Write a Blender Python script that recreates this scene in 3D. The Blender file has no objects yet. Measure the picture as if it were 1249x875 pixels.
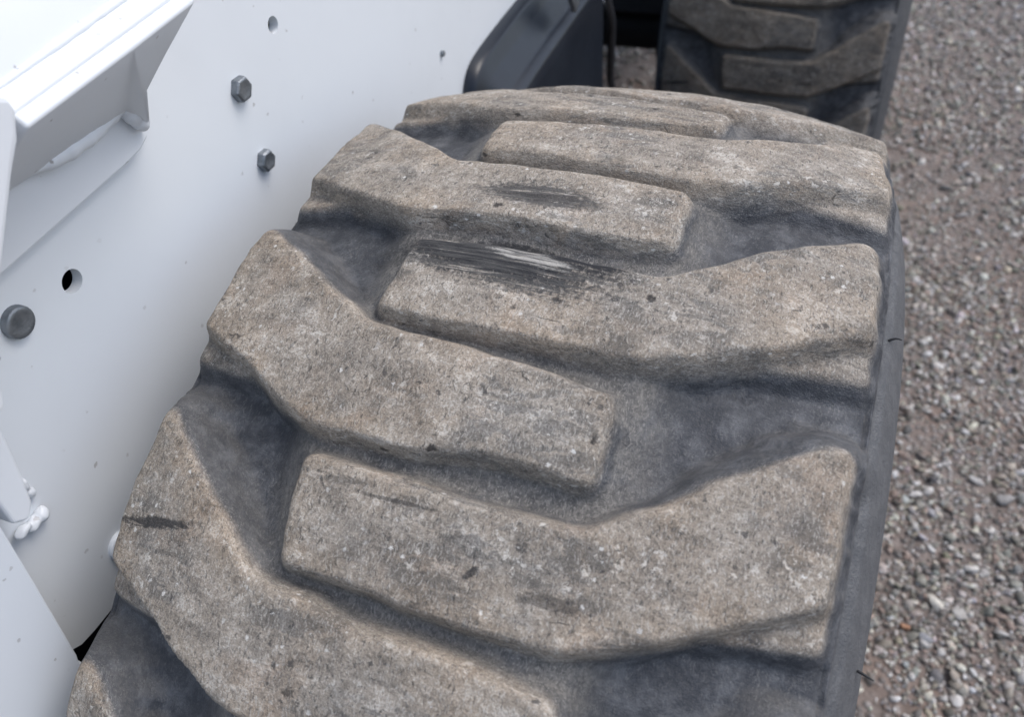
import bpy, bmesh, math, random
import numpy as np
from mathutils import Vector, Matrix, noise as mnoise

random.seed(7)
rng = np.random.default_rng(11)
scene = bpy.context.scene
COL = scene.collection

# ------------------------------------------------------------------ camera
R = 0.42            # tyre radius, metres
AXLE = 0.418        # axle height above the ground
cam_data = bpy.data.cameras.new("camera")
cam = bpy.data.objects.new("camera", cam_data)
COL.objects.link(cam)
rows = ((0.9308, 0.3593, -0.0676), (-0.1930, 0.6399, 0.7439), (0.3105, -0.6793, 0.6649))
rx = Vector(rows[0]).normalized()
bz = Vector(rows[2]).normalized()
uy = bz.cross(rx).normalized()
rx = uy.cross(bz)
m = Matrix((rx, uy, bz)).transposed().to_4x4()
m.translation = Vector((0.3046 * R, -0.9144 * R, 1.529 * R + AXLE))
cam.matrix_world = m
cam_data.sensor_width = 36.0
cam_data.lens = 29.68
cam_data.clip_start = 0.02
cam_data.clip_end = 600.0
cam_data.dof.use_dof = True
cam_data.dof.focus_distance = 0.42
cam_data.dof.aperture_fstop = 9.5
scene.camera = cam

# ------------------------------------------------------------------ light (overcast day)
SUN_EL, SUN_AZ = math.radians(60), math.radians(60)      # azimuth from +Y towards +X
world = bpy.data.worlds.new("World")
scene.world = world
world.use_nodes = True
nt = world.node_tree
for n in list(nt.nodes):
    nt.nodes.remove(n)
sky = nt.nodes.new("ShaderNodeTexSky")
sky.sky_type = 'NISHITA'
sky.sun_disc = False
sky.sun_elevation = SUN_EL
sky.sun_rotation = SUN_AZ
sky.air_density = 1.0
sky.dust_density = 3.0
hs = nt.nodes.new("ShaderNodeHueSaturation")
hs.inputs['Saturation'].default_value = 0.9
bg = nt.nodes.new("ShaderNodeBackground")
bg.inputs['Strength'].default_value = 0.12
wo = nt.nodes.new("ShaderNodeOutputWorld")
nt.links.new(sky.outputs[0], hs.inputs['Color'])
nt.links.new(hs.outputs[0], bg.inputs['Color'])
nt.links.new(bg.outputs[0], wo.inputs['Surface'])
sun_data = bpy.data.lights.new("sun", 'SUN')
sun_data.energy = 0.75
sun_data.angle = math.radians(35)
sun_data.color = (1.0, 0.99, 0.975)
sun = bpy.data.objects.new("sun", sun_data)
COL.objects.link(sun)
sdir = Vector((math.sin(SUN_AZ) * math.cos(SUN_EL), math.cos(SUN_AZ) * math.cos(SUN_EL), math.sin(SUN_EL)))
sun.rotation_euler = sdir.to_track_quat('Z', 'Y').to_euler()
scene.view_settings.view_transform = 'Standard'
scene.view_settings.look = 'None'
scene.view_settings.gamma = 1.0
scene.view_settings.exposure = 0.88


# ------------------------------------------------------------------ helpers
def link(o, parent=None):
    COL.objects.link(o)
    if parent is not None:
        o.parent = parent
    return o


def empty(name, loc=(0, 0, 0), parent=None):
    o = bpy.data.objects.new(name, None)
    o.empty_display_size = 0.05
    o.location = loc
    return link(o, parent)


def tag(o, label=None, cat=None, group=None, kind=None):
    if label: o['label'] = label
    if cat: o['category'] = cat
    if group: o['group'] = group
    if kind: o['kind'] = kind
    return o


def obj_bm(name, bm, mat, parent=None, smooth=True, bevel=0.0, seg=2, angle=35):
    bmesh.ops.recalc_face_normals(bm, faces=bm.faces[:])
    me = bpy.data.meshes.new(name)
    bm.to_mesh(me)
    bm.free()
    if smooth:
        for p in me.polygons:
            p.use_smooth = True
        me.set_sharp_from_angle(angle=math.radians(angle))
    me.materials.append(mat)
    o = bpy.data.objects.new(name, me)
    link(o, parent)
    if bevel > 0:
        b = o.modifiers.new("edge", 'BEVEL')
        b.width = bevel
        b.segments = seg
        b.limit_method = 'ANGLE'
        b.angle_limit = math.radians(30)
    return o


def mesh_np(name, verts, faces, mat, parent=None, normals=None, smooth=True):
    me = bpy.data.meshes.new(name)
    nv, nf = len(verts), len(faces)
    k = faces.shape[1]
    me.vertices.add(nv)
    me.vertices.foreach_set("co", np.ascontiguousarray(verts, dtype=np.float32).ravel())
    me.loops.add(nf * k)
    me.loops.foreach_set("vertex_index", np.ascontiguousarray(faces, dtype=np.int32).ravel())
    me.polygons.add(nf)
    me.polygons.foreach_set("loop_start", np.arange(0, nf * k, k, dtype=np.int32))
    me.update(calc_edges=True)
    me.validate()
    if smooth:
        me.polygons.foreach_set("use_smooth", np.ones(nf, dtype=bool))
    if normals is not None:
        me.normals_split_custom_set_from_vertices(normals.tolist())
    me.materials.append(mat)
    o = bpy.data.objects.new(name, me)
    return link(o, parent)


def set_attr(o, name, typ, data):
    a = o.data.attributes.new(name, typ, 'POINT')
    a.data.foreach_set("vector" if typ == 'FLOAT_VECTOR' else ("color" if typ == 'FLOAT_COLOR' else "value"),
                       np.ascontiguousarray(data, dtype=np.float32).ravel())


class NB:
    """small node builder"""
    def __init__(s, name):
        s.m = bpy.data.materials.new(name)
        s.m.use_nodes = True
        s.t = s.m.node_tree
        s.bsdf = s.t.nodes["Principled BSDF"]

    def n(s, typ, **kw):
        nd = s.t.nodes.new(typ)
        for k, v in kw.items():
            setattr(nd, k, v)
        return nd

    def set(s, sock, v):
        if hasattr(v, 'is_output') or isinstance(v, bpy.types.NodeSocket):
            s.t.links.new(v, sock)
        else:
            sock.default_value = v

    def math(s, op, a, b=0.0, c=0.0, clamp=False):
        nd = s.n("ShaderNodeMath", operation=op, use_clamp=clamp)
        s.set(nd.inputs[0], a); s.set(nd.inputs[1], b); s.set(nd.inputs[2], c)
        return nd.outputs[0]

    def vmath(s, op, a, b=(0, 0, 0)):
        nd = s.n("ShaderNodeVectorMath", operation=op)
        s.set(nd.inputs[0], a); s.set(nd.inputs[1], b)
        return nd.outputs[0]

    def noise(s, vec, scale, detail=3.0, rough=0.55, dist=0.0):
        nd = s.n("ShaderNodeTexNoise")
        s.set(nd.inputs['Vector'], vec)
        nd.inputs['Scale'].default_value = scale
        nd.inputs['Detail'].default_value = detail
        nd.inputs['Roughness'].default_value = rough
        nd.inputs['Distortion'].default_value = dist
        return nd.outputs[0]

    def voro(s, vec, scale, feature='F1', rand=1.0):
        nd = s.n("ShaderNodeTexVoronoi", feature=feature)
        s.set(nd.inputs['Vector'], vec)
        nd.inputs['Scale'].default_value = scale
        nd.inputs['Randomness'].default_value = rand
        return nd

    def ramp(s, v, a, b, lo=0.0, hi=1.0):
        nd = s.n("ShaderNodeMapRange", interpolation_type='SMOOTHSTEP', clamp=True)
        s.set(nd.inputs[0], v)
        nd.inputs[1].default_value = a; nd.inputs[2].default_value = b
        nd.inputs[3].default_value = lo; nd.inputs[4].default_value = hi
        return nd.outputs[0]

    def mix(s, f, a, b, blend='MIX'):
        nd = s.n("ShaderNodeMix", data_type='RGBA', blend_type=blend)
        s.set(nd.inputs[0], f)
        s.set(nd.inputs[6], a if not isinstance(a, tuple) else (a + (1,))[:4])
        s.set(nd.inputs[7], b if not isinstance(b, tuple) else (b + (1,))[:4])
        return nd.outputs[2]

    def mapping(s, vec, rot=(0, 0, 0), scale=(1, 1, 1), loc=(0, 0, 0)):
        nd = s.n("ShaderNodeMapping")
        s.set(nd.inputs[0], vec)
        nd.inputs['Location'].default_value = loc
        nd.inputs['Rotation'].default_value = rot
        nd.inputs['Scale'].default_value = scale
        return nd.outputs[0]

    def bump(s, h, strength, dist, normal=None):
        nd = s.n("ShaderNodeBump")
        nd.inputs['Strength'].default_value = strength
        nd.inputs['Distance'].default_value = dist
        s.set(nd.inputs['Height'], h)
        if normal is not None:
            s.set(nd.inputs['Normal'], normal)
        return nd.outputs[0]

    def attr(s, name):
        return s.n("ShaderNodeAttribute", attribute_name=name)

    def out(s, color=None, rough=None, normal=None, spec=0.5, metal=0.0):
        if color is not None: s.set(s.bsdf.inputs['Base Color'], color if not isinstance(color, tuple) else (color + (1,))[:4])
        if rough is not None: s.set(s.bsdf.inputs['Roughness'], rough)
        if normal is not None: s.set(s.bsdf.inputs['Normal'], normal)
        s.bsdf.inputs['Specular IOR Level'].default_value = spec
        s.bsdf.inputs['Metallic'].default_value = metal
        return s.m


# ------------------------------------------------------------------ materials
PITCH = 2 * math.pi / 21
ARC = 0.95          # arc length per radian on the tread, in tyre radii


def tc(x, th):
    return (x * R, th * ARC * R)


# worn streaks on the tread: x0, angle0, half-length, half-width (tyre radii), tilt, dark strength, pale strength
STREAKS = [(-0.045, -0.196, 0.175, 0.044, -0.12, 1.0, 0.10), (0.03, -0.172, 0.110, 0.020, -0.20, 1.0, 0.0), (0.005, -0.190, 0.055, 0.011, -0.14, 0.0, 0.65),
           (-0.02, -0.083, 0.095, 0.024, -0.05, 0.85, 0.1), (0.140, -0.552, 0.034, 0.009, 0.0, 0.5, 0.0),
           (-0.313, -0.591, 0.075, 0.0075, 0.17, 0.85, 0.0), (-0.10, -0.494, 0.035, 0.005, 0.10, 0.5, 0.0),
           (0.06, -0.546, 0.011, 0.004, 0.9, 0.8, 0.0), (-0.03, -0.500, 0.050, 0.0030, 0.03, 0.6, 0.0)]


def make_rubber(name, shade_tone, groove=1.0):
    b = NB(name)
    tv = b.attr("tread").outputs['Vector']
    h = b.attr("wear").outputs['Fac']
    big = b.noise(tv, 18, 4, 0.6)
    mid = b.noise(tv, 75, 4, 0.65, 0.4)
    fine = b.noise(tv, 420, 3, 0.7, 0.5)
    grit = b.noise(tv, 1100, 2, 0.7)
    # short fibres brushed over the tread in several directions
    fib = None
    warp = b.n("ShaderNodeTexNoise"); b.set(warp.inputs['Vector'], tv); warp.inputs['Scale'].default_value = 230; warp.inputs['Detail'].default_value = 1.0
    wsc = b.n("ShaderNodeVectorMath", operation='SCALE'); b.set(wsc.inputs[0], warp.outputs[1]); wsc.inputs['Scale'].default_value = 0.0035
    tw = b.vmath('ADD', tv, wsc.outputs[0])
    for k, (ang, sc) in enumerate(((0.45, 1150), (1.35, 1000), (-0.75, 1250), (2.2, 1050))):
        v = b.mapping(tw, (0, 0, ang), (1.0, 0.24, 1.0), (k * 0.37, k * 0.11, 0))
        f = b.ramp(b.noise(v, sc, 1, 0.5), 0.62, 0.74)
        fib = f if fib is None else b.math('MAXIMUM', fib, f)
    dfib = b.ramp(b.noise(b.mapping(tw, (0, 0, 0.9), (1.0, 0.3, 1.0), (1.7, 2.3, 0)), 900, 2, 0.6), 0.58, 0.68)
    # dust held on the raised parts
    hn = b.math('ADD', h, b.math('MULTIPLY', b.math('SUBTRACT', mid, 0.5), 0.26))
    top = b.ramp(hn, 0.48, 0.99)
    rimd = b.attr("rim_distance").outputs['Fac']
    nearrim = b.ramp(b.math('ADD', rimd, b.math('MULTIPLY', b.math('SUBTRACT', mid, 0.5), 0.05)), 0.0, 0.045, 1, 0)
    smear = b.noise(b.mapping(tw, (0, 0, 0.12), (0.30, 1.0, 1.0)), 120, 5, 0.7, 0.5)
    cov = b.math('MULTIPLY', b.math('SUBTRACT', b.noise(tv, 24, 5, 0.62, 0.5), 0.5), 0.46)
    cov = b.math('ADD', cov, b.math('MULTIPLY', b.math('SUBTRACT', mid, 0.5), 0.34))
    cov = b.math('ADD', cov, b.math('MULTIPLY', b.math('SUBTRACT', smear, 0.5), 0.50))
    cov = b.math('ADD', cov, b.math('MULTIPLY', b.math('SUBTRACT', fine, 0.5), 0.50))
    cov = b.math('ADD', cov, b.math('MULTIPLY', b.math('SUBTRACT', grit, 0.5), 0.42))
    cov = b.math('ADD', cov, b.math('MULTIPLY', nearrim, 0.015))
    cr = b.n("ShaderNodeValToRGB")
    b.set(cr.inputs[0], b.math('ADD', cov, 0.515))
    el = cr.color_ramp.elements
    el[0].position = 0.26; el[0].color = (0.085, 0.081, 0.077, 1)
    el[1].position = 0.80; el[1].color = (0.58, 0.56, 0.52, 1)
    for pos, c in ((0.38, (0.165, 0.147, 0.126)), (0.47, (0.252, 0.222, 0.186)), (0.57, (0.325, 0.290, 0.245)), (0.67, (0.50, 0.465, 0.415))):
        e_ = el.new(pos); e_.color = c + (1,)
    dust = cr.outputs[0]
    # pinkish and greyish areas
    dust = b.mix(b.ramp(b.noise(tv, 30, 3, 0.6, 0.8), 0.52, 0.74, 0, 0.45), dust, b.mix(1.0, dust, (1.05, 0.92, 0.82), 'MULTIPLY'))
    dust = b.mix(b.ramp(big, 0.50, 0.68, 0, 0.5), dust, b.mix(1.0, dust, (0.90, 0.93, 0.96), 'MULTIPLY'))
    dust = b.mix(b.math('MULTIPLY', nearrim, 0.4), dust, b.mix(1.0, dust, (1.02, 0.97, 0.90), 'MULTIPLY'))
    dust = b.mix(b.math('MULTIPLY', dfib, 0.7), dust, (0.055, 0.053, 0.051))
    # local smudges of bare rubber and chalky flakes, each only in some places
    smu = b.math('MULTIPLY', b.ramp(smear, 0.46, 0.57), b.ramp(b.noise(tv, 17, 3, 0.55), 0.46, 0.58))
    dust = b.mix(b.math('MULTIPLY', smu, 0.68), dust, (0.080, 0.077, 0.073))
    drk = b.math('MULTIPLY', b.ramp(b.noise(tw, 210, 4, 0.72), 0.58, 0.64), b.ramp(b.noise(b.mapping(tv, loc=(4.1, 0.7, 0)), 27, 3, 0.6), 0.50, 0.58))
    dust = b.mix(b.math('MULTIPLY', drk, 0.85), dust, (0.060, 0.057, 0.055))
    chk = b.math('MULTIPLY', b.ramp(b.noise(b.mapping(tw, loc=(1.3, 2.9, 0)), 190, 4, 0.75), 0.57, 0.63), b.ramp(b.noise(b.mapping(tv, loc=(7.7, 3.3, 0)), 24, 3, 0.6), 0.50, 0.60))
    dust = b.mix(b.math('MULTIPLY', chk, 0.85), dust, (0.56, 0.535, 0.49))
    wrm = b.ramp(b.noise(b.mapping(tv, loc=(2.2, 8.3, 0)), 20, 3, 0.55), 0.46, 0.62, 0, 0.45)
    dust = b.mix(wrm, dust, b.mix(1.0, dust, (1.05, 0.96, 0.86), 'MULTIPLY'))
    gmix = b.ramp(b.noise(tv, 75, 6, 0.72, 0.15), 0.40, 0.70, 0, 0.80)
    rub = b.mix(gmix, (0.046, 0.050, 0.058), (0.132, 0.138, 0.149))
    rub = b.mix(b.ramp(fine, 0.58, 0.72, 0, 0.25), rub, (0.15, 0.15, 0.148))
    fl_a = b.attr("floor").outputs['Fac']
    fl_m = b.math('MULTIPLY', b.ramp(fl_a, 0.1, 0.9), b.ramp(b.noise(tv, 55, 4, 0.65, 0.4), 0.30, 0.62, 0.30, 0.95))
    rub = b.mix(fl_m, rub, b.mix(b.ramp(fine, 0.35, 0.65), (0.095, 0.092, 0.087), (0.190, 0.181, 0.167)))
    # scraped, dusty patches on the floors and a grey film on the smooth sidewall
    rub = b.mix(b.math('MULTIPLY', fib, b.ramp(b.noise(tv, 38, 3, 0.6), 0.46, 0.62, 0, 0.22)), rub, (0.24, 0.24, 0.235))
    sx_ = b.n("ShaderNodeSeparateXYZ"); b.set(sx_.inputs[0], tv)
    band = b.ramp(b.math('ABSOLUTE', sx_.outputs[0]), 0.1705, 0.1725)
    rub = b.mix(b.math('MULTIPLY', band, 0.75), rub, b.mix(gmix, (0.098, 0.103, 0.110), (0.135, 0.138, 0.142)))
    rub = b.mix(1.0, rub, (groove, groove, groove), 'MULTIPLY')
    col = b.mix(b.math('MULTIPLY', top, 0.96), rub, dust)
    col = b.mix(b.math('MULTIPLY', fib, b.ramp(b.math('MAXIMUM', hn, b.math('MULTIPLY', fl_a, 0.6)), 0.2, 0.9, 0.06, 0.50)), col, (0.48, 0.46, 0.42))
    # pale flecks
    vf = b.voro(tv, 150)
    fl = b.math('MULTIPLY', b.ramp(b.math('ADD', vf.outputs['Distance'], b.math('MULTIPLY', b.math('ADD', fine, grit), 0.42)), 0.51, 0.58, 1, 0),
                b.ramp(b.noise(tv, 34, 3), 0.50, 0.58))
    fl = b.math('MULTIPLY', fl, top)
    col = b.mix(b.math('MULTIPLY', fl, 0.85), col, (0.62, 0.61, 0.58))
    # dark pits
    vp = b.voro(tv, 42)
    rgb = b.n("ShaderNodeSeparateColor")
    b.set(rgb.inputs[0], vp.outputs['Color'])
    pit = b.math('MULTIPLY', b.ramp(b.math('ADD', vp.outputs['Distance'], b.math('MULTIPLY', b.math('SUBTRACT', fine, 0.5), 0.22)), 0.05, 0.12, 1, 0),
                 b.ramp(rgb.outputs[0], 0.42, 0.47))
    col = b.mix(b.math('MULTIPLY', b.math('MULTIPLY', pit, top), 0.85), col, (0.022, 0.020, 0.020))
    # thin cracks
    vc = b.n("ShaderNodeTexVoronoi", feature='DISTANCE_TO_EDGE')
    b.set(vc.inputs['Vector'], b.vmath('ADD', b.mapping(tv, scale=(0.45, 1.3, 1)),
                                       b.vmath('SCALE', b.n("ShaderNodeTexNoise").outputs[1])))
    wv = b.n("ShaderNodeTexNoise"); b.set(wv.inputs['Vector'], tv); wv.inputs['Scale'].default_value = 90
    off = b.n("ShaderNodeVectorMath", operation='SCALE'); b.set(off.inputs[0], wv.outputs[1]); off.inputs['Scale'].default_value = 0.016
    b.set(vc.inputs['Vector'], b.vmath('ADD', b.mapping(tv, scale=(0.5, 1.4, 1)), off.outputs[0]))
    vc.inputs['Scale'].default_value = 32
    crack = b.math('MULTIPLY', b.ramp(vc.outputs['Distance'], 0.006, 0.022, 1, 0), b.math('MULTIPLY', b.ramp(b.noise(tv, 26, 2), 0.64, 0.70), b.ramp(hn, 0.4, 0.9)))
    col = b.mix(b.math('MULTIPLY', crack, 0.6), col, (0.02, 0.02, 0.02))
    # scuff streaks where the tread slid
    for (x0, t0, hl, hw, ti, dk, pl) in STREAKS:
        cx, cy = tc(x0, t0)
        v = b.mapping(b.vmath('SUBTRACT', tv, (cx, cy, 0)), (0, 0, -ti))
        v0 = b.mapping(v, scale=(1 / (hl * R), 1 / (hw * R), 0))
        ln = b.n("ShaderNodeVectorMath", operation='LENGTH'); b.set(ln.inputs[0], v0)
        st = b.noise(b.mapping(tv, (0, 0, -ti), (0.06, 1.0, 0)), 400, 4, 0.65, 0.0)
        edge = b.math('ADD', b.math('ADD', ln.outputs['Value'], b.math('MULTIPLY', b.math('SUBTRACT', fine, 0.5), 1.0)), b.math('MULTIPLY', b.math('SUBTRACT', st, 0.5), 1.5))
        msk = b.ramp(edge, 0.55, 1.05, 1, 0)
        if dk > 0:
            col = b.mix(b.math('MULTIPLY', b.math('MULTIPLY', msk, b.ramp(st, 0.33, 0.43)), dk), col, (0.020, 0.021, 0.024))
        if pl > 0:
            col = b.mix(b.math('MULTIPLY', b.math('MULTIPLY', msk, b.ramp(st, 0.58, 0.44)), pl), col, (0.48, 0.465, 0.43))
    col = b.mix(1.0, col, shade_tone, 'MULTIPLY')
    hgt = b.math('ADD', b.math('MULTIPLY', fine, 0.7), b.math('MULTIPLY', grit, 0.45))
    hgt = b.math('ADD', hgt, b.math('MULTIPLY', mid, 1.2))
    hgt = b.math('SUBTRACT', hgt, b.math('MULTIPLY', pit, 0.9))
    hgt = b.math('SUBTRACT', hgt, b.math('MULTIPLY', crack, 0.8))
    nrm = b.bump(hgt, 0.55, 0.0022)
    rough = b.math('ADD', b.math('MULTIPLY', top, 0.22), b.math('MULTIPLY', fine, 0.2))
    rough = b.math('ADD', rough, 0.52)
    return b.out(col, rough, nrm, 0.35)


RUBBER = make_rubber("worn_tyre_rubber", (1.0, 1.0, 1.0))
RUBBER_SHADED = make_rubber("shade_toned_tyre_rubber", (0.48, 0.485, 0.495), 1.40)  # same rubber with shade put into its colour, for the far tyre


def make_paint(name, base, speck=1.0, rough=0.38, dirt=0.25, culls=(0.78, 0.84, 0.72)):
    b = NB(name)
    tv = b.n("ShaderNodeTexCoord").outputs['Object']
    n1 = b.noise(tv, 6, 4, 0.6)
    n2 = b.noise(tv, 60, 3, 0.6)
    col = b.mix(b.ramp(n1, 0.35, 0.75, 0, dirt), base, tuple(c * 0.80 for c in base))
    total = None
    for sc, r0, cull in ((83, 0.075, culls[0]), (170, 0.11, culls[1]), (40, 0.032, culls[2])):
        v = b.voro(b.vmath('ADD', tv, b.vmath('SCALE', tv)) if False else tv, sc)
        s = b.n("ShaderNodeSeparateColor"); b.set(s.inputs[0], v.outputs['Color'])
        d = b.math('ADD', v.outputs['Distance'], b.math('MULTIPLY', b.math('SUBTRACT', b.noise(tv, sc * 5, 2), 0.5), 0.26))
        f = b.math('MULTIPLY', b.ramp(d, r0, r0 * 1.9, 1, 0), b.ramp(s.outputs[0], cull, cull + 0.02))
        f = b.math('MULTIPLY', b.math('MULTIPLY', f, b.ramp(s.outputs[1], 0.0, 1.0, 0.25, 0.95)), b.ramp(b.noise(tv, 21 + sc * 0.1, 2), 0.38, 0.50))
        total = f if total is None else b.math('MAXIMUM', total, f)
    col = b.mix(b.math('MULTIPLY', total, speck), col, (0.19, 0.165, 0.145))
    nrm = b.bump(b.math('ADD', b.math('MULTIPLY', n2, 0.6), b.math('MULTIPLY', total, -0.3)), 0.12, 0.002)
    return b.out(col, b.math('ADD', rough, b.math('MULTIPLY', n2, 0.15)), nrm, 0.5)


WHITE = make_paint("white_machine_paint", (0.72, 0.755, 0.79), 0.8)
WHITE_SPECKED = make_paint("white_side_paint_with_dust_specks", (0.73, 0.768, 0.80), 0.50, culls=(0.60, 0.66, 0.70))
WHITE_CLEAN = make_paint("clean_white_flange_paint", (0.70, 0.745, 0.79), 0.45, culls=(0.9, 0.9, 0.85))


def make_simple(name, c1, c2, scale, rough, bump=0.2, bdist=0.001, spec=0.5, metal=0.0):
    b = NB(name)
    tv = b.n("ShaderNodeTexCoord").outputs['Object']
    n1 = b.noise(tv, scale, 4, 0.6)
    n2 = b.noise(tv, scale * 7, 3, 0.6)
    col = b.mix(b.ramp(n1, 0.3, 0.7), c1, c2)
    return b.out(col, b.math('ADD', rough, b.math('MULTIPLY', n2, 0.15)), b.bump(n2, bump, bdist), spec, metal)


STEEL = make_simple("weathered_zinc_steel", (0.16, 0.18, 0.20), (0.28, 0.30, 0.32), 120, 0.38, 0.3, 0.001, 0.5, 0.75)
BLACKP = make_simple("black_blue_moulded_panel", (0.010, 0.014, 0.022), (0.015, 0.020, 0.029), 14, 0.24, 0.02, 0.0005, 0.38)
BLACKM = make_simple("black_chassis_paint", (0.010, 0.011, 0.014), (0.02, 0.02, 0.022), 20, 0.5, 0.2)
RIM = make_simple("white_rim_paint", (0.70, 0.70, 0.69), (0.5, 0.49, 0.47), 25, 0.45)
GUM = make_simple("thin_black_rubber", (0.015, 0.015, 0.017), (0.03, 0.03, 0.032), 50, 0.6)
HOSE = make_simple("black_hose_rubber", (0.015, 0.016, 0.02), (0.03, 0.03, 0.034), 40, 0.5)


# ------------------------------------------------------------------ the setting: ground
def make_ground_mat():
    b = NB("gravel_ground_dirt")
    tv = b.n("ShaderNodeTexCoord").outputs['Object']
    n1 = b.noise(tv, 3.0, 5, 0.6)
    n2 = b.noise(tv, 40, 4, 0.65)
    v = b.voro(b.vmath('ADD', tv, (3.1, 0.2, 0)), 85)
    s = b.n("ShaderNodeSeparateColor"); b.set(s.inputs[0], v.outputs['Color'])
    dirt = b.mix(b.ramp(n2, 0.3, 0.7), (0.130, 0.108, 0.096), (0.235, 0.200, 0.180))
    dirt = b.mix(b.ramp(n1, 0.48, 0.66, 0, 0.55), dirt, (0.21, 0.150, 0.118))
    stone = b.mix(s.outputs[0], (0.14, 0.132, 0.126), (0.38, 0.36, 0.345))
    col = b.mix(b.ramp(v.outputs['Distance'], 0.30, 0.50, 0.75, 0), dirt, stone)
    hgt = b.math('ADD', b.ramp(v.outputs['Distance'], 0.0, 0.6, 1, 0), b.math('MULTIPLY', n2, 0.6))
    return b.out(col, 0.9, b.bump(hgt, 0.9, 0.006), 0.2)


GROUND = make_ground_mat()


def ground_z(x, y):
    return 0.010 * (mnoise.noise(Vector((x * 2.1, y * 2.1, 3.3)))) + 0.006 * mnoise.noise(Vector((x * 7, y * 7, 9.1)))


def build_ground():
    def axis(a, b, n, far):
        inner = np.linspace(a, b, n)
        ext = np.array([0.3, 0.8, 2, 5, 12, 30, 80, far])
        return np.concatenate([(a - ext)[::-1], inner, b + ext])
    xs, ys = axis(-1.2, 2.2, 120, 250), axis(-1.0, 4.0, 170, 250)
    V = [(x, y, ground_z(x, y) if (-1.3 < x < 2.3 and -1.1 < y < 4.1) else 0.0) for y in ys for x in xs]
    nx = len(xs)
    F = np.array([(j * nx + i, j * nx + i + 1, (j + 1) * nx + i + 1, (j + 1) * nx + i) for j in range(len(ys) - 1) for i in range(nx - 1)])
    o = mesh_np("ground", np.array(V), F, GROUND)
    tag(o, "brown dirt ground covered in loose grey gravel", kind='structure')
    return o


build_ground()


def make_stone_mat():
    b = NB("mixed_gravel_stone")
    c = b.attr("stone_colour").outputs['Color']
    tv = b.n("ShaderNodeTexCoord").outputs['Object']
    n = b.noise(tv, 160, 3, 0.6)
    col = b.mix(b.ramp(n, 0.35, 0.7, 0, 0.55), c, b.mix(1.0, c, (0.55, 0.5, 0.46), 'MULTIPLY'))
    return b.out(col, 0.8, b.bump(b.noise(tv, 320, 2), 0.4, 0.002), 0.3)


STONE = make_stone_mat()


def ico(sub):
    bm = bmesh.new()
    bmesh.ops.create_icosphere(bm, subdivisions=sub, radius=1.0)
    bm.verts.ensure_lookup_table()
    V = np.array([v.co[:] for v in bm.verts]); F = np.array([[v.index for v in f.verts] for f in bm.faces])
    bm.free()
    return V, F


ICO2, ICOF2 = ico(2)
ICO1, ICOF1 = ico(1)


def stone_shape(V, r):
    """angular pebble: sphere cut by random planes"""
    P = V.copy()
    for _ in range(10):
        d = r.normal(size=3); d /= np.linalg.norm(d)
        lim = r.uniform(0.42, 0.85)
        ex = np.clip(P @ d - lim, 0, None)
        P = P - ex[:, None] * d * 0.9
    P *= np.array([r.uniform(0.8, 1.25), r.uniform(0.65, 1.0), r.uniform(0.45, 0.75)])
    return P


def stone_colours(n):
    g = np.exp(rng.normal(np.log(0.30), 0.45, n))
    tint = np.stack([1.0 + rng.normal(0.045, 0.05, n), np.ones(n), 1.0 - rng.normal(0.085, 0.055, n)], 1)
    c = g[:, None] * tint
    k = rng.random(n)
    c[k < 0.08] = rng.uniform(0.42, 0.65, ((k < 0.08).sum(), 1)) * np.array([1.0, 0.98, 0.94])
    w = (k > 0.90)
    c[w] = rng.uniform(0.18, 0.34, (w.sum(), 1)) * np.array([1.15, 0.92, 0.80])
    return np.clip(c, 0.03, 0.62)


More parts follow.
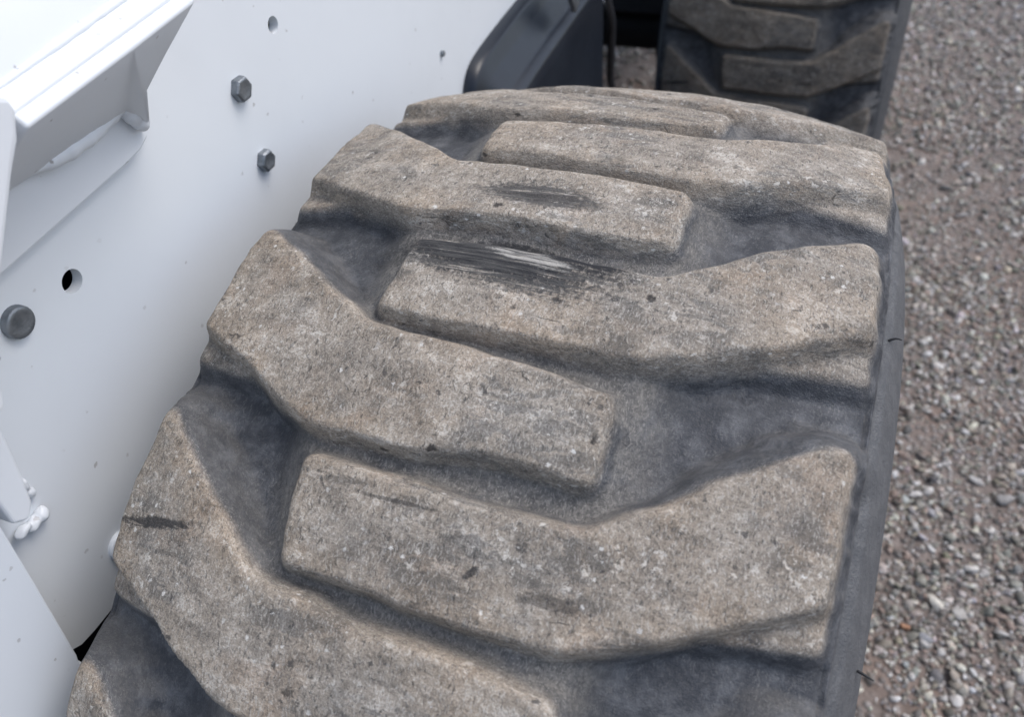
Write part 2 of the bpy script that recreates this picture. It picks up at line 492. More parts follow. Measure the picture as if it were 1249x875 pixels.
def build_gravel():
    pts, rad = [], []

    def scatter(x0, x1, y0, y1, dens, rm, rs):
        n = int((x1 - x0) * (y1 - y0) * dens)
        pts.append(np.stack([rng.uniform(x0, x1, n), rng.uniform(y0, y1, n)], 1))
        rad.append(np.clip(np.exp(rng.normal(np.log(rm), rs, n)), 0.0022, 0.0105))
    scatter(0.12, 1.05, 0.0, 1.5, 11000, 0.0045, 0.36)
    scatter(0.12, 1.05, 0.0, 1.5, 13000, 0.0032, 0.25)
    scatter(0.12, 1.15, 1.5, 3.3, 7500, 0.0050, 0.36)
    scatter(-1.0, 0.12, 0.9, 3.0, 2300, 0.0075, 0.36)
    scatter(1.05, 1.9, -0.5, 3.3, 1300, 0.0085, 0.3)
    scatter(0.12, 1.05, -0.6, 0.0, 1800, 0.008, 0.3)
    scatter(0.12, 1.10, 0.0, 3.0, 420, 0.0088, 0.16)
    P = np.concatenate(pts); S = np.concatenate(rad)
    keep = np.array([mnoise.noise(Vector((x * 3.2, y * 3.2, 1.7))) + 0.5 * mnoise.noise(Vector((x * 9, y * 9, 4.7))) < 0.26 or s > 0.0085
                     for (x, y), s in zip(P, S)])
    keep |= rng.random(len(P)) < 0.35
    P, S = P[keep], S[keep]
    shapes = [stone_shape(ICO1, rng) for _ in range(40)]
    n = len(P)
    nv, nf = len(ICO1), len(ICOF1)
    V = np.empty((n, nv, 3)); C = np.empty((n, nv, 4)); C[..., 3] = 1
    ang = rng.uniform(0, 2 * np.pi, n); tx = rng.normal(0, 0.35, n); ty = rng.normal(0, 0.35, n)
    cols = stone_colours(n)
    sid = rng.integers(0, 40, n)
    for i in range(n):
        q = shapes[sid[i]] * S[i] * 1.15
        ca, sa = math.cos(ang[i]), math.sin(ang[i])
        x = q[:, 0] * ca - q[:, 1] * sa; y = q[:, 0] * sa + q[:, 1] * ca
        z = q[:, 2] + x * tx[i] + y * ty[i]
        V[i, :, 0] = x + P[i, 0]; V[i, :, 1] = y + P[i, 1]
        V[i, :, 2] = z + ground_z(P[i, 0], P[i, 1]) + S[i] * 0.30
    C[:, :, :3] = cols[:, None, :]
    F = (ICOF1[None] + (np.arange(n) * nv)[:, None, None]).reshape(-1, 3)
    o = mesh_np("gravel", V.reshape(-1, 3), F, STONE, smooth=False)
    set_attr(o, "stone_colour", 'FLOAT_COLOR', C.reshape(-1, 4))
    tag(o, "loose grey and brown gravel lying on the dirt", kind='stuff')


build_gravel()

# the loose stones that stand out of the gravel (ground x, y, size, colour, label)


def loose_stone(x, y, size, sx, sy, rot, colour, label):
    r = np.random.default_rng(int(abs(x * 7919 + y * 104729) * 100))
    P = stone_shape(ICO2, r) / np.array([1, 1, 1.0])
    P = P * size * np.array([sx, sy, 0.9])
    o = mesh_np("stone", P, ICOF2, STONE)
    o.data.set_sharp_from_angle(angle=math.radians(28))
    c = np.empty((len(P), 4)); c[:, :3] = colour; c[:, 3] = 1
    set_attr(o, "stone_colour", 'FLOAT_COLOR', c)
    o.location = (x, y, ground_z(x, y) + size * 0.42)
    o.rotation_euler = (0, 0, rot)
    tag(o, label, "stone", "pale stones standing out in the gravel")


for args in (
    (0.3719, 0.3908, 0.0150, 0.80, 1.15, 0.5, (0.62, 0.60, 0.54), "largest cream white stone, long and angular, lying on the gravel beside the tyre"),
    (0.4292, 0.6415, 0.0140, 1.05, 0.80, -0.4, (0.56, 0.55, 0.53), "off white chunky stone at the photo's right edge, halfway down the gravel"),
    (0.3408, 0.5807, 0.0115, 1.0, 0.85, 0.2, (0.58, 0.57, 0.55), "small white stone closest to the tyre sidewall in the gravel"),
    (0.3609, 0.3315, 0.0125, 0.95, 0.85, -0.3, (0.27, 0.28, 0.30), "oval blue grey stone just below the largest cream white stone"),
    (0.4015, 0.3837, 0.0115, 0.75, 1.1, 0.3, (0.42, 0.41, 0.39), "pale grey upright stone on the right of the largest cream white stone"),
    (0.4006, 0.2589, 0.0095, 0.9, 1.0, 0.9, (0.60, 0.59, 0.57), "round white pebble at the bottom edge of the photo on the gravel"),
    (0.4657, 0.6097, 0.0160, 1.1, 0.9, 0.4, (0.30, 0.295, 0.29), "broad mid grey stone by the off white chunky stone"),
    (0.3240, 1.1424, 0.0120, 0.9, 0.9, 0.0, (0.60, 0.59, 0.58), "lone white pebble in the upper gravel level with the third lug"),
    (0.3353, 0.3430, 0.0085, 1.0, 0.8, 0.0, (0.42, 0.24, 0.15), "small orange stone lying near the tyre on the gravel"),
):
    loose_stone(*args)


# ------------------------------------------------------------------ tyre
C2, C4 = 0.2821, 0.3354
SHIFT = 0.1522
FEAT = {'F1': (-0.1466, -0.4827), 'F2': (-0.1440, -0.5883), 'F3': (0.1644, -0.5985),
        'F4': (0.3710, -0.3200), 'F5': (0.3745, -0.4950), 'F6': (0.1599, -0.4732)}
# measured irregularities of single lugs: (side, index): {corner: (dx, dangle)}
JIT = {('R', 0): {'F1': (-.001, .0036), 'F2': (.004, -.004), 'F3': (.0026, .0017), 'F4': (.0025, -.0044), 'F5': (.0005, .003), 'F6': (-.0074, -.009)},
       ('R', 1): {'F1': (.004, .0025), 'F2': (.004, -.001), 'F3': (-.0045, -.003), 'F4': (-.002, -.0035), 'F5': (.001, .010), 'F6': (-.003, -.006)},
       ('R', 2): {'F1': (.001, -.005), 'F2': (.012, -.004), 'F3': (-.006, .0035), 'F4': (-.008, .005), 'F5': (0, -.004), 'F6': (.005, .0046)},
       ('L', 0): {'F1': (0, -.0047), 'F3': (.0016, -.004), 'F4': (.0075, -.0015), 'F5': (.001, -.002), 'F6': (-.0054, .008)},
       ('L', 1): {'F1': (-.0015, .002), 'F2': (-.0115, .0038), 'F3': (.020, .012), 'F4': (.015, .018), 'F5': (-.004, -.018), 'F6': (.004, .0027)},
       ('L', 2): {'F1': (-.003, -.012), 'F2': (-.007, .0045)},
       ('L', -1): {'F1': (-.018, -.012), 'F2': (-.018, -.010), 'F4': (-.004, .010), 'F5': (-.004, -.010), 'F6': (.014, .008)}}

PROF = [(0, .944), (.15, .940), (.25, .931), (.33, .916), (.37, .907), (.382, .9015), (.3865, .8935), (.391, .8985)]
SIDE = [(.3935, .896), (.3945, .884), (.3975, .8765), (.4035, .8735), (.409, .864), (.418, .838), (.427, .810), (.436, .770),
        (.442, .71), (.444, .65), (.439, .60), (.424, .56), (.400, .535), (.372, .520)]
NTH = 21 * 72


def vnoise(nx, ny, fx, fy, seed):
    """smooth periodic value noise over an (ny, nx) grid with fx by fy cells"""
    r = np.random.default_rng(seed)
    g = r.uniform(-1, 1, (fy, fx + 2))
    yy = np.arange(ny) / ny * fy; xx = np.arange(nx) / nx * fx
    y0 = yy.astype(int); x0 = xx.astype(int)
    ty = yy - y0; tx = xx - x0
    ty = ty * ty * (3 - 2 * ty); tx = tx * tx * (3 - 2 * tx)
    y1 = (y0 + 1) % fy
    a = g[y0][:, x0] * (1 - tx) + g[y0][:, x0 + 1] * tx
    b = g[y1][:, x0] * (1 - tx) + g[y1][:, x0 + 1] * tx
    return a * (1 - ty)[:, None] + b * ty[:, None]


def round_poly(pts, radii, seg=4):
    out = []
    n = len(pts)
    for i in range(n):
        p, a, b = np.array(pts[i]), np.array(pts[i - 1]), np.array(pts[(i + 1) % n])
        d1 = a - p; d2 = b - p
        l1, l2 = np.linalg.norm(d1), np.linalg.norm(d2)
        rr = min(radii[i], l1 * 0.45, l2 * 0.45)
        s, e = p + d1 / l1 * rr, p + d2 / l2 * rr
        for k in range(seg + 1):
            t = k / seg
            out.append((1 - t) ** 2 * s + 2 * t * (1 - t) * p + t * t * e)
    return np.array(out)


def poly_sd(X, Y, poly):
    d = np.full(X.shape, 1e9); inside = np.zeros(X.shape, bool)
    n = len(poly)
    for i in range(n):
        ax, ay = poly[i]; bx, by = poly[(i + 1) % n]
        ex, ey = bx - ax, by - ay
        px, py = X - ax, Y - ay
        t = np.clip((px * ex + py * ey) / (ex * ex + ey * ey + 1e-12), 0, 1)
        d = np.minimum(d, (px - t * ex) ** 2 + (py - t * ey) ** 2)
        c = ((ay > Y) != (by > Y))
        with np.errstate(divide='ignore', invalid='ignore'):
            xi = ax + (Y - ay) * ex / (ey if abs(ey) > 1e-12 else 1e-12)
        inside ^= c & (X < xi)
    return np.where(inside, -1, 1) * np.sqrt(d)


def gauss(a, s, axis, wrap):
    rad = int(3 * s + 1)
    k = np.exp(-0.5 * (np.arange(-rad, rad + 1) / s) ** 2); k /= k.sum()
    out = np.zeros_like(a)
    for i, w in zip(range(-rad, rad + 1), k):
        if wrap:
            out += w * np.roll(a, i, axis)
        else:
            idx = np.clip(np.arange(a.shape[axis]) - i, 0, a.shape[axis] - 1)
            out += w * np.take(a, idx, axis)
    return out


def lug_profile(sd, wf):
    t = np.clip((sd + 0.001) / wf, 0, 1)
    s = t * t * (3 - 2 * t)
    return 1 - (0.65 * t + 0.35 * s)


def build_tyre(parent):
    tread_x = np.linspace(-0.391, 0.391, 181)
    bx, br = np.array([p[0] for p in PROF]), np.array([p[1] for p in PROF])
    # smooth base crown
    base_r = np.interp(np.abs(tread_x), bx, br)
    sx, sr = [p[0] for p in SIDE], [p[1] for p in SIDE]
    px = np.concatenate([-np.array(sx[::-1]), tread_x, np.array(sx)])
    pr = np.concatenate([np.array(sr[::-1]), base_r, np.array(sr)])
    NS = len(SIDE)
    nx = len(px)
    th = np.arange(NTH) / NTH * 2 * np.pi - np.pi
    top_r = 1 - C2 * px ** 2 - C4 * px ** 4
    X, T = np.meshgrid(px, th)
    h = np.zeros(X.shape); wear = np.zeros(X.shape); edge = np.full(X.shape, 1.0); lid = np.full(X.shape, -1)
    wob = vnoise(nx, NTH, 9, 130, 5) * 0.0045 + vnoise(nx, NTH, 26, 380, 6) * 0.0016
    k = 0
    infos = []
    step = 2 * np.pi / NTH
    for side in ('R', 'L'):
        sg = 1 if side == 'R' else -1
        for n in range(-10, 11):
            jit = JIT.get((side, n))
            pts = {}
            for nm, (fx, ft) in FEAT.items():
                j = jit.get(nm, (0, 0)) if jit else (rng.normal(0, .003), rng.normal(0, .003))
                pts[nm] = np.array((fx + j[0], (ft + j[1])))
            sh = n * PITCH + (SHIFT if side == 'L' else 0)
            c_th = -0.46 + sh
            j0 = int(round((c_th - 0.30 + np.pi) / step)); j1 = int(round((c_th + 0.34 + np.pi) / step))
            jj = np.arange(j0, j1)
            xx = px * sg
            lt = jj * step - np.pi - sh           # local angle
            LX, LT = np.meshgrid(xx, lt)
            A = lambda p: (p[0], p[1] * ARC)
            poly = [A(pts[q]) for q in ('F1', 'F2', 'F3', 'F5', 'F4', 'F6')]
            poly = round_poly(poly, (0.014, 0.014, 0.026, 0.010, 0.026, 0.012))
            sd = poly_sd(LX, LT * ARC, poly) + wob[jj % NTH]
            gy, gx = np.gradient(sd, step * ARC, px) if False else (np.gradient(sd, axis=0) / (step * ARC), np.gradient(sd, axis=1) / (np.gradient(LX, axis=1)))
            wf = 0.012 + 0.020 * np.clip(-gx, 0, 1) + 0.010 * np.clip(gy, 0, 1) + 0.008 * np.clip(gx, 0, 1)
            far_sh = np.clip((LX - 0.20) / 0.12, 0, 1) * np.clip(gy, 0, 1)
            wf = wf + 0.034 * far_sh
            wf = wf - 0.012 * np.clip((LX - 0.24) / 0.06, 0, 1) * np.clip(-gy, 0, 1)
            hh = lug_profile(sd, wf)
            # step worn into the near flank at the shoulder
            q0 = pts['F3'] * 0.52 + pts['F5'] * 0.48
            led = [A(q0 + np.array((0, .02))), A(q0), A(pts['F5'] + np.array((0.004, -.037))), A(pts['F5'] + np.array((0.002, .03)))]
            led = round_poly(led, (.004, .01, .010, .004))
            s2 = poly_sd(LX, LT * ARC, led) + 0.7 * wob[jj % NTH]
            main = hh
            lp = lug_profile(s2, 0.018)
            hh = np.maximum(hh, 0.52 * lp)
            ww = np.maximum(np.clip(1 - np.clip(sd - 0.001, 0, 1) / 0.018, 0, 1), 0.86 * np.clip(1 - np.clip(s2, 0, 1) / 0.014, 0, 1))
            rowsj = jj % NTH
            cur = h[rowsj]
            better = hh > cur
            h[rowsj] = np.where(better, hh, cur)
            wear[rowsj] = np.maximum(wear[rowsj], ww)
            edge[rowsj] = np.minimum(edge[rowsj], np.abs(sd))
            lid[rowsj] = np.where(better & (hh > 0.012), k, lid[rowsj])
            infos.append((side, n))
            k += 1
    # shallow tie floors joining the lugs along the middle of the tread
    tie = np.clip((0.225 - np.abs(X)) / 0.07, 0, 1)
    h = np.maximum(h, 0.56 * tie * tie * (3 - 2 * tie) * np.clip(1 - edge / 0.06, 0, 1) ** 0.3)
    h = gauss(gauss(h, 0.62, 0, True), 0.62, 1, False)
    slope = np.roll(h, -1, 0) - np.roll(h, 1, 0)
    back = np.clip(-slope / 0.05, 0, 1) * np.clip((1.0 - h) / 0.12, 0, 1)          # flanks that catch the dust
    floor = np.maximum(tie * np.maximum(np.clip((0.68 - h) / 0.10, 0, 1), back), 0.42 * back)
    floor = gauss(gauss(floor, 0.8, 0, True), 0.8, 1, False)
    wear = gauss(gauss(wear, 0.4, 0, True), 0.4, 1, False)
    # lumps, wear and torn edges
    lump = vnoise(nx, NTH, 7, 90, 21) * 0.0022 + vnoise(nx, NTH, 24, 300, 22) * 0.0011 + vnoise(nx, NTH, 60, 520, 23) * 0.0005
    fade = np.clip((0.405 - np.abs(X)) / 0.02, 0, 1)
    r = pr[None, :] + np.clip(top_r - pr, 0, None)[None, :] * h * np.clip((0.405 - np.abs(X)) / 0.012, 0, 1) + lump * fade
    r = r + (1 - fade) * vnoise(nx, NTH, 10, 60, 31) * 0.0006
    P = np.stack([X * R, r * np.sin(T) * R, r * np.cos(T) * R], -1)
    # grid normals
    dT = np.roll(P, -1, 0) - np.roll(P, 1, 0)
    dX = np.gradient(P, axis=1)
    N = np.cross(dT, dX); N /= np.linalg.norm(N, axis=-1, keepdims=True) + 1e-12
    if (N[NTH // 2, nx // 2] @ P[NTH // 2, nx // 2]) < 0:
        N = -N
    s_acc = np.concatenate([[0], np.cumsum(np.hypot(np.diff(px), np.diff(pr)))]); s_acc -= s_acc[nx // 2]
    tread = np.stack([np.broadcast_to(s_acc * R, X.shape), T * ARC * R, h * 0.04], -1)
    ids = np.arange(NTH * nx).reshape(NTH, nx)
    q = np.stack([ids[:, :-1], ids[:, 1:], np.roll(ids, -1, 0)[:, 1:], np.roll(ids, -1, 0)[:, :-1]], -1).reshape(-1, 4)
    fl = lid.ravel()[q]
    fid = fl.max(1)
    Pf, Nf, Tf, Hf = P.reshape(-1, 3), N.reshape(-1, 3), tread.reshape(-1, 3), wear.ravel()
    Ef = edge.ravel(); Ff = floor.ravel()

    def piece(name, sel, par):
        f = q[sel]
        u, inv = np.unique(f.ravel(), return_inverse=True)
        o = mesh_np(name, Pf[u], inv.reshape(-1, 4), RUBBER, par, normals=Nf[u])
        set_attr(o, "tread", 'FLOAT_VECTOR', Tf[u])
        set_attr(o, "wear", 'FLOAT', Hf[u])
        set_attr(o, "rim_distance", 'FLOAT', Ef[u])
        set_attr(o, "floor", 'FLOAT', Ff[u])
        return o
    t = piece("tyre", fid < 0, parent)
    for kk, (side, n) in enumerate(infos):
        o = piece("lug", fid == kk, parent)
        if (side, n) == ('R', 1):
            o['label'] = "tread lug with black and white scuff streaks across its inner end"
    return t


def lathe(name, prof, mat, parent, seg=48, angle=40):
    bm = bmesh.new()
    rings = []
    for x, rr in prof:
        rings.append([bm.verts.new((x, rr * math.sin(2 * math.pi * i / seg), rr * math.cos(2 * math.pi * i / seg))) for i in range(seg)])
    for a, b in zip(rings, rings[1:]):
        for i in range(seg):
            bm.faces.new((a[i], a[(i + 1) % seg], b[(i + 1) % seg], b[i]))
    if prof[-1][1] < 0.08:
        bm.faces.new(rings[-1])
    return obj_bm(name, bm, mat, parent, angle=angle)


def tube(bm, pts, rads, seg=8):
    """lumpy bead along points"""
    pts = [Vector(p) for p in pts]
    if not isinstance(rads, (list, tuple)):
        rads = [rads] * len(pts)
    rings = []
    for i, p in enumerate(pts):
        d = (pts[min(i + 1, len(pts) - 1)] - pts[max(i - 1, 0)]).normalized()
        a = d.orthogonal().normalized(); b = d.cross(a)
        rings.append([bm.verts.new(p + (a * math.cos(2 * math.pi * k / seg) + b * math.sin(2 * math.pi * k / seg)) * rads[i]) for k in range(seg)])
    for r0, r1 in zip(rings, rings[1:]):
        for k in range(seg):
            bm.faces.new((r0[k], r0[(k + 1) % seg], r1[(k + 1) % seg], r1[k]))
    bm.faces.new(rings[0]); bm.faces.new(rings[-1])


loader = empty("skid_steer_loader", (0, 0, 0))
tag(loader, "white skid steer loader with worn muddy lugged tyres and black side panel", "loader")

wheel = empty("wheel", (0, 0, AXLE), loader)
wheel['label'] = "near wheel with worn dusty tread filling the photo"
build_tyre(wheel)
lathe("rim", [(-.372 * R, .52 * R), (-.36 * R, .50 * R), (-.30 * R, .47 * R), (.30 * R, .47 * R), (.36 * R, .50 * R), (.385 * R, .52 * R),
              (.375 * R, .50 * R), (.30 * R, .455 * R), (.12 * R, .43 * R), (.10 * R, .25 * R), (.16 * R, .20 * R), (.16 * R, .02 * R)], RIM, wheel)
# thin rubber whiskers left from the mould on the right shoulder
for (x, a, r0, dx, dz, da) in ((.402, -.10, .872, .014, .002, .006), 
                               (.425, -.53, .818, .016, .001, -.006)):
    bm = bmesh.new()
    pts = []
    for i in range(5):
        t = i / 4
        aa = a + da * t
        rr = r0 + dz + math.sin(t * 3.1) * 0.003
        xx = x + dx * t
        pts.append((xx * R, rr * math.sin(aa) * R, rr * math.cos(aa) * R))
    tube(bm, pts, [0.0007, 0.0007, 0.0006, 0.0005, 0.0003], 5)
    obj_bm("rubber_whisker", bm, GUM, wheel)

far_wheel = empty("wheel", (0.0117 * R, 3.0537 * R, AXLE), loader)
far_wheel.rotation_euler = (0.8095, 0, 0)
far_wheel['label'] = "wheel farther along the loader with dusty tread darkened to look shaded"
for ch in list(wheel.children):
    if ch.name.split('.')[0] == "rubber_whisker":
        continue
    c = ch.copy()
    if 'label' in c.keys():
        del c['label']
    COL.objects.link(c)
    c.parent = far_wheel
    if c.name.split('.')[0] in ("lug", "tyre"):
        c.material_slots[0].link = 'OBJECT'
        c.material_slots[0].material = RUBBER_SHADED


# ------------------------------------------------------------------ loader body
def P3(p):
    return Vector((p[0], p[1], p[2] + AXLE))


def plate_x(name, outline, x0, x1, mat, parent, holes=(), bevel=0.0015, seg=2):
    """flat plate in a plane of constant x: outline and holes in (y, z)"""
    bm = bmesh.new()
    edges, loops = [], []
    for lp in [outline] + list(holes):
        vs = [bm.verts.new((x1, y, z + AXLE)) for y, z in lp]
        loops.append(vs)
        for i in range(len(vs)):
            edges.append(bm.edges.new((vs[i], vs[(i + 1) % len(vs)])))
    bmesh.ops.triangle_fill(bm, use_beauty=True, edges=edges)
    front = bm.faces[:]
    back = {v: bm.verts.new((x0, v.co.y, v.co.z)) for v in bm.verts[:]}
    for f in front:
        bm.faces.new([back[v] for v in f.verts])
    for vs in loops:
        for i in range(len(vs)):
            a, b = vs[i], vs[(i + 1) % len(vs)]
            bm.faces.new((a, b, back[b], back[a]))
    return obj_bm(name, bm, mat, parent, smooth=False, bevel=bevel, seg=seg)


def circ(y, z, r, n=24):
    return [(y + r * math.cos(2 * math.pi * i / n), z + r * math.sin(2 * math.pi * i / n)) for i in range(n)]


def solid(name, verts, faces, mat, parent, thick=0.0, bevel=0.0012, seg=2, offset=-1):
    bm = bmesh.new()
    vs = [bm.verts.new(P3(v)) for v in verts]
    for f in faces:
        bm.faces.new([vs[i] for i in f])
    o = obj_bm(name, bm, mat, parent, angle=30)
    if thick:
        s = o.modifiers.new("thickness", 'SOLIDIFY'); s.thickness = thick; s.offset = offset
    if bevel:
        b = o.modifiers.new("edge", 'BEVEL'); b.width = bevel; b.segments = seg; b.limit_method = 'ANGLE'; b.angle_limit = math.radians(25)
    return o


def bead(name, pts, rads, parent, mat=None, lump=0.25, n=14):
    """weld bead: a lumpy tube through pts"""
    r = random.Random(len(pts) * 31 + int(abs(pts[0][1]) * 10000))
    P = [Vector(p) for p in pts]
    out, rr = [], []
    for i in range(n):
        t = i / (n - 1) * (len(P) - 1)
        k = min(int(t), len(P) - 2)
        f = t - k
        out.append(P3(P[k].lerp(P[k + 1], f)))
        base = rads[k] * (1 - f) + rads[k + 1] * f
        rr.append(base * (1 + lump * r.uniform(-1, 1)) * (0.30 + 0.70 * math.sin(math.pi * (i + 0.5) / n) ** 0.5))
    bm = bmesh.new()
    tube(bm, out, rr, 10)
    o = obj_bm(name, bm, mat or WHITE, parent, angle=80)
    s = o.modifiers.new("smooth", 'SUBSURF'); s.levels = 1; s.render_levels = 2
    return o


HOLE1, HOLE2 = (-0.1551, 0.4088), (0.0477, 0.4596)
def drill(o, spots):
    """cut round holes through a plate of constant x"""
    dg = bpy.context.evaluated_depsgraph_get
    for (y, z, r) in spots:
        bm = bmesh.new()
        bmesh.ops.create_cone(bm, cap_ends=True, segments=28, radius1=r, radius2=r, depth=0.06,
                              matrix=Matrix.Translation((-0.216, y, z + AXLE)) @ Matrix.Rotation(math.pi / 2, 4, 'Y'))
        me = bpy.data.meshes.new("cutter"); bm.to_mesh(me); bm.free()
        c = bpy.data.objects.new("cutter", me); COL.objects.link(c)
        md = o.modifiers.new("hole", 'BOOLEAN'); md.object = c; md.operation = 'DIFFERENCE'; md.solver = 'EXACT'
        bpy.context.view_layer.update()
        new = bpy.data.meshes.new_from_object(o.evaluated_get(dg()))
        o.modifiers.remove(md)
        o.data = new
        bpy.data.objects.remove(c)


side_plate = plate_x("side_plate", [(-0.75, 0.236), (-0.262, 0.236), (-0.2588, 0.2312), (-0.2528, 0.2275), (-0.243, 0.2265), (-0.20, 0.2265), (0.30, 0.2265),
                                    (1.30, 0.2265), (1.30, 0.95), (-0.75, 0.95)], -0.2165, -0.21, WHITE_SPECKED, loader, bevel=0)
drill(side_plate, [HOLE1 + (0.0062,), HOLE2 + (0.0052,)])
for p in side_plate.data.polygons:
    p.use_smooth = False


def dome_bolt(y, z, r, hgt, mat=STEEL, sides=6):
    """low bolt head with chamfered edge and slightly dished top"""
    bm = bmesh.new()
    prof = [(-0.0005, 1.0), (hgt * 0.72, 0.98), (hgt * 0.93, 0.88), (hgt, 0.70), (hgt * 0.94, 0.58), (hgt * 0.90, 0.02)]
    n = sides
    rings = [[bm.verts.new((-0.210 + dx, y + r * k * math.cos(2 * math.pi * i / n), z + AXLE + r * k * math.sin(2 * math.pi * i / n))) for i in range(n)] for dx, k in prof]
    for a, b in zip(rings, rings[1:]):
        for i in range(n):
            bm.faces.new((a[i], a[(i + 1) % n], b[(i + 1) % n], b[i]))
    bm.faces.new(rings[-1])
    return obj_bm("bolt", bm, mat, loader, angle=28, bevel=0.0007)


dome_bolt(-0.1905, 0.4110, 0.0082, 0.0042, sides=24)
dome_bolt(0.0010, 0.4390, 0.0080, 0.0052)
dome_bolt(0.0045, 0.3902, 0.0074, 0.0052)
dome_bolt(0.2655, 0.3545, 0.0028, 0.003)
b5 = dome_bolt(-0.2045, 0.2570, 0.0090, 0.0030, WHITE, sides=28)
b5['label'] = "round bolt painted white beside the tyre"

# doubler plate welded on the side plate
plate_x("doubler_plate", [(-0.0759, 0.4700), (-0.0772, 0.4625), (-0.0805, 0.4560), (-0.0850, 0.4510), (-0.0911, 0.4480), (-0.1019, 0.4462), (-0.1844, 0.4388), (-0.30, 0.4300),
                          (-0.30, 0.56), (-0.0759, 0.56)], -0.2105, -0.2025, WHITE, loader, bevel=0.0010)

# ledge bracket: bright lip on top, undercut face below, gusset at its end
E1, E2, Cr = (-.155, -.1830, .5160), (-.155, -.0769, .5255), (-.155, -.1213, .5213)
B0, B1, B2, B3 = (-.2025, -.1900, .4750), (-.2025, -.1545, .4750), (-.2025, -.0966, .4750), (-.2025, -.0842, .4605)
S1, S2 = (-.172, -.0890, .5037), (-.188, -.0905, .4861)
br = solid("ledge_bracket", [E1, Cr, E2, B0, B1, B2, B3, S1, S2],
           [(0, 1, 5, 4, 3), (1, 2, 7, 8, 6, 5)], WHITE, loader, thick=0.007, bevel=0.0015)
solid("ledge_plate", [(-.1545, -.1900, .5158), (-.1545, -.0750, .5265), (-.1655, -.0780, .5318), (-.1655, -.1860, .5212),
                      (-.1790, -.0780, .5830), (-.1790, -.2600, .5650), (-.1655, -.2600, .5150)],
      [(0, 1, 2, 3), (3, 2, 4, 5, 6)], WHITE, loader, thick=0.006, bevel=0.0016, offset=-1)
bead("weld_bead", [(-.1652, -.186, .5212), (-.1652, -.13, .5267), (-.1652, -.080, .5316)], [.0017, .0020, .0017], loader, lump=0.2, n=30)
bead("weld_bead", [(-.1990, -.158, .4725), (-.1970, -.145, .4715), (-.1962, -.130, .4715), (-.1965, -.115, .4720), (-.1965, -.0950, .4750)], [.0040, .0046, .0048, .0042, .0042], loader, lump=0.16, n=26)
bead("weld_bead", [(-.1955, -.0985, .4805), (-.1970, -.0938, .4700), (-.1990, -.0862, .4580)], [.0042, .0050, .0046], loader, lump=0.18, n=14)

# upright post in front of the ledge
plate_x("frame_post", [(-0.2325, 0.5420), (-0.1945, 0.5300), (-0.1850, 0.5250), (-0.1835, 0.5180), (-0.1885, 0.5080), (-0.1970, 0.4988), (-0.2186, 0.4716),
                       (-0.2384, 0.4438), (-0.2450, 0.4250), (-0.275, 0.4250), (-0.275, 0.5420)], -0.2052, -0.150, WHITE, loader, bevel=0.003, seg=3)

# lower bar with welded foot
plate_x("lower_bar", [(-0.2363, 0.4245), (-0.2347, 0.3933), (-0.2361, 0.3817), (-0.2390, 0.3627), (-0.2416, 0.3500), (-0.2455, 0.3451), (-0.2494, 0.3445),
                      (-0.2540, 0.3480), (-0.2540, 0.4245)], -0.2098, -0.185, WHITE, loader, bevel=0.002, seg=3)


def weld_lump(blobs, parent, seed):
    """rough weld: overlapping ellipsoids with a lumpy skin; blobs are (x, y, z, rx, ry, rz, tilt about x)"""
    bm = bmesh.new()
    for k, (x, y, z, a, b_, c, t) in enumerate(blobs):
        r = bmesh.ops.create_icosphere(bm, subdivisions=3, radius=1.0)
        for v in r['verts']:
            q = v.co.copy()
            f = 1 + 0.22 * mnoise.noise(q * 1.3 + Vector((seed, k * 3.1, 0))) + 0.10 * mnoise.noise(q * 3.2 + Vector((0, seed, k * 1.7)))
            q = Vector((q.x * a, q.y * b_, q.z * c)) * f
            q = Matrix.Rotation(t, 3, 'X') @ q
            v.co = q + Vector((x, y, z + AXLE))
    o = obj_bm("weld_bead", bm, WHITE, parent, angle=80)
    md = o.modifiers.new("fuse", 'REMESH'); md.mode = 'VOXEL'; md.voxel_size = 0.0006; md.use_smooth_shade = True
    sm = o.modifiers.new("flow", 'SMOOTH'); sm.factor = 0.5; sm.iterations = 6
    return o


weld_lump([(-.2075, -.2305, .3410, .0026, .0024, .0050, 0.15), (-.2078, -.2300, .3345, .0028, .0028, .0040, 0.5)], loader, 1.0)
weld_lump([(-.2070, -.2318, .3195, .0036, .0042, .0040, 0.6), (-.2070, -.2375, .3190, .0034, .0052, .0028, 0.4), (-.2060, -.2440, .3215, .0030, .0050, .0024, 0.2)], loader, 2.0)

# flange close to the tyre, bottom corner
plate_x("lower_flange", [(-0.2559, 0.3906), (-0.2594, 0.3561), (-0.2629, 0.3133), (-0.2680, 0.2580), (-0.2690, 0.2540), (-0.2660, 0.2400), (-0.2640, 0.2100),
                         (-0.2640, 0.17), (-0.45, 0.17), (-0.45, 0.3906)], -0.191, -0.183, WHITE_CLEAN, loader, bevel=0.0012)


def box(name, lo, hi, mat, parent, bevel=0.004):
    bm = bmesh.new()
    v = [bm.verts.new((x, y, z + AXLE)) for x in (lo[0], hi[0]) for y in (lo[1], hi[1]) for z in (lo[2], hi[2])]
    for f in ((0, 1, 3, 2), (4, 6, 7, 5), (0, 4, 5, 1), (2, 3, 7, 6), (0, 2, 6, 4), (1, 5, 7, 3)):
        bm.faces.new([v[i] for i in f])
    return obj_bm(name, bm, mat, parent, bevel=bevel)


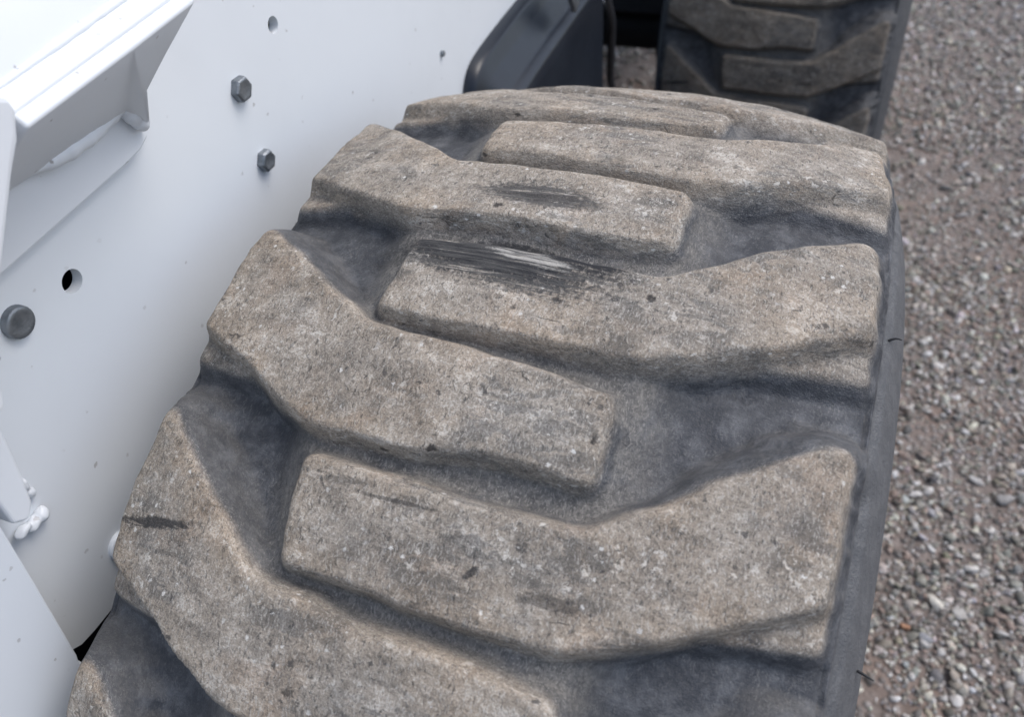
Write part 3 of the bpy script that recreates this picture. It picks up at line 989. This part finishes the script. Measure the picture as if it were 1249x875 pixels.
box("chain_case", (-0.50, -0.75, -0.20), (-0.238, 0.80, 0.60), BLACKM, loader)
for yy in (0.0, 3.0537 * R):
    bm = bmesh.new()
    pr = [(-0.60, .045), (-0.239, .045), (-0.238, .07), (-0.10, .07), (-0.10, .10), (-0.05, .10)]
    rings = [[bm.verts.new((x, yy + r * math.cos(2 * math.pi * i / 24), AXLE + r * math.sin(2 * math.pi * i / 24))) for i in range(24)] for x, r in pr]
    for a, b in zip(rings, rings[1:]):
        for i in range(24):
            bm.faces.new((a[i], a[(i + 1) % 24], b[(i + 1) % 24], b[i]))
    obj_bm("axle_hub", bm, BLACKM, loader)


# black moulded side panel with a stepped rim
def build_panel():
    path = [(0.292, 0.05), (0.294, 0.20), (0.2965, 0.285), (0.3025, 0.3060), (0.3150, 0.3185), (0.3357, 0.3240), (0.3900, 0.3300), (0.4600, 0.3355), (0.620, 0.345)]
    # refine the corner
    pts = [Vector((y, z)) for y, z in path]
    for _ in range(2):
        new = [pts[0]]
        for a, b in zip(pts, pts[1:]):
            new += [a.lerp(b, 0.25), a.lerp(b, 0.75)]
        new.append(pts[-1]); pts = new
    prof = [(-0.004, -0.2095), (-0.004, -0.2000), (0.000, -0.1965), (0.013, -0.1930), (0.0155, -0.1905), (0.033, -0.1815), (0.036, -0.1785),
            (0.0405, -0.1710), (0.044, -0.1695), (0.060, -0.1690)]
    bm = bmesh.new()
    rings = []
    for i, p in enumerate(pts):
        d = (pts[min(i + 1, len(pts) - 1)] - pts[max(i - 1, 0)]).normalized()
        n = Vector((d.y, -d.x))
        ring = []
        for off, x in prof:
            q = p + n * off
            ring.append(bm.verts.new((x, q.x, q.y + AXLE)))
        rings.append(ring)
    for a, b in zip(rings, rings[1:]):
        for i in range(len(prof) - 1):
            bm.faces.new((a[i], a[i + 1], b[i + 1], b[i]))
    # flat face: fan to the lower edge
    low = [bm.verts.new((-0.169, min(0.36 + 0.26 * i / (len(rings) - 1), 0.62), 0.02 + AXLE)) for i in range(len(rings))]
    for i in range(len(rings) - 1):
        try:
            bm.faces.new((rings[i][-1], low[i], low[i + 1], rings[i + 1][-1]))
        except ValueError:
            pass
    # closed end
    e = rings[-1]
    back = [bm.verts.new((-0.2095, 0.62, 0.345 + AXLE)), bm.verts.new((-0.2095, 0.62, 0.02 + AXLE))]
    bm.faces.new(e + [low[-1], back[1]])
    o = obj_bm("black_side_panel", bm, BLACKP, loader, angle=50)
    return o


build_panel()
# bracket tab, hose and the dark lower body between the wheels
bead("hose", [(-0.19, 0.66, 0.33), (-0.185, 0.72, 0.22), (-0.21, 0.80, 0.10), (-0.20, 0.86, -0.02)], [.006, .006, .006, .006], loader, HOSE, 0.02, 16)
solid("bracket_tab", [(-.166, .470, .345), (-.166, .520, .340), (-.166, .505, .318), (-.166, .492, .312)], [(0, 1, 2, 3)], STEEL, loader, thick=0.006)
box("lower_body", (-0.70, 1.175, 0.06), (-0.17, 1.62, 0.62), BLACKM, loader)
box("floor_pan", (-1.2, -0.75, -0.16), (-0.505, 1.75, 0.10), BLACKM, loader)
# unseen box added above the far wheel to keep sky light off it
box("unseen_sky_blocker", (-0.20, 0.62, 0.52), (0.02, 2.30, 0.74), WHITE, loader)
box("ground_shade_box", (-1.30, 1.66, 0.03), (-0.20, 2.60, 0.50), BLACKM, loader)  # box added to shade the ground patch under the front
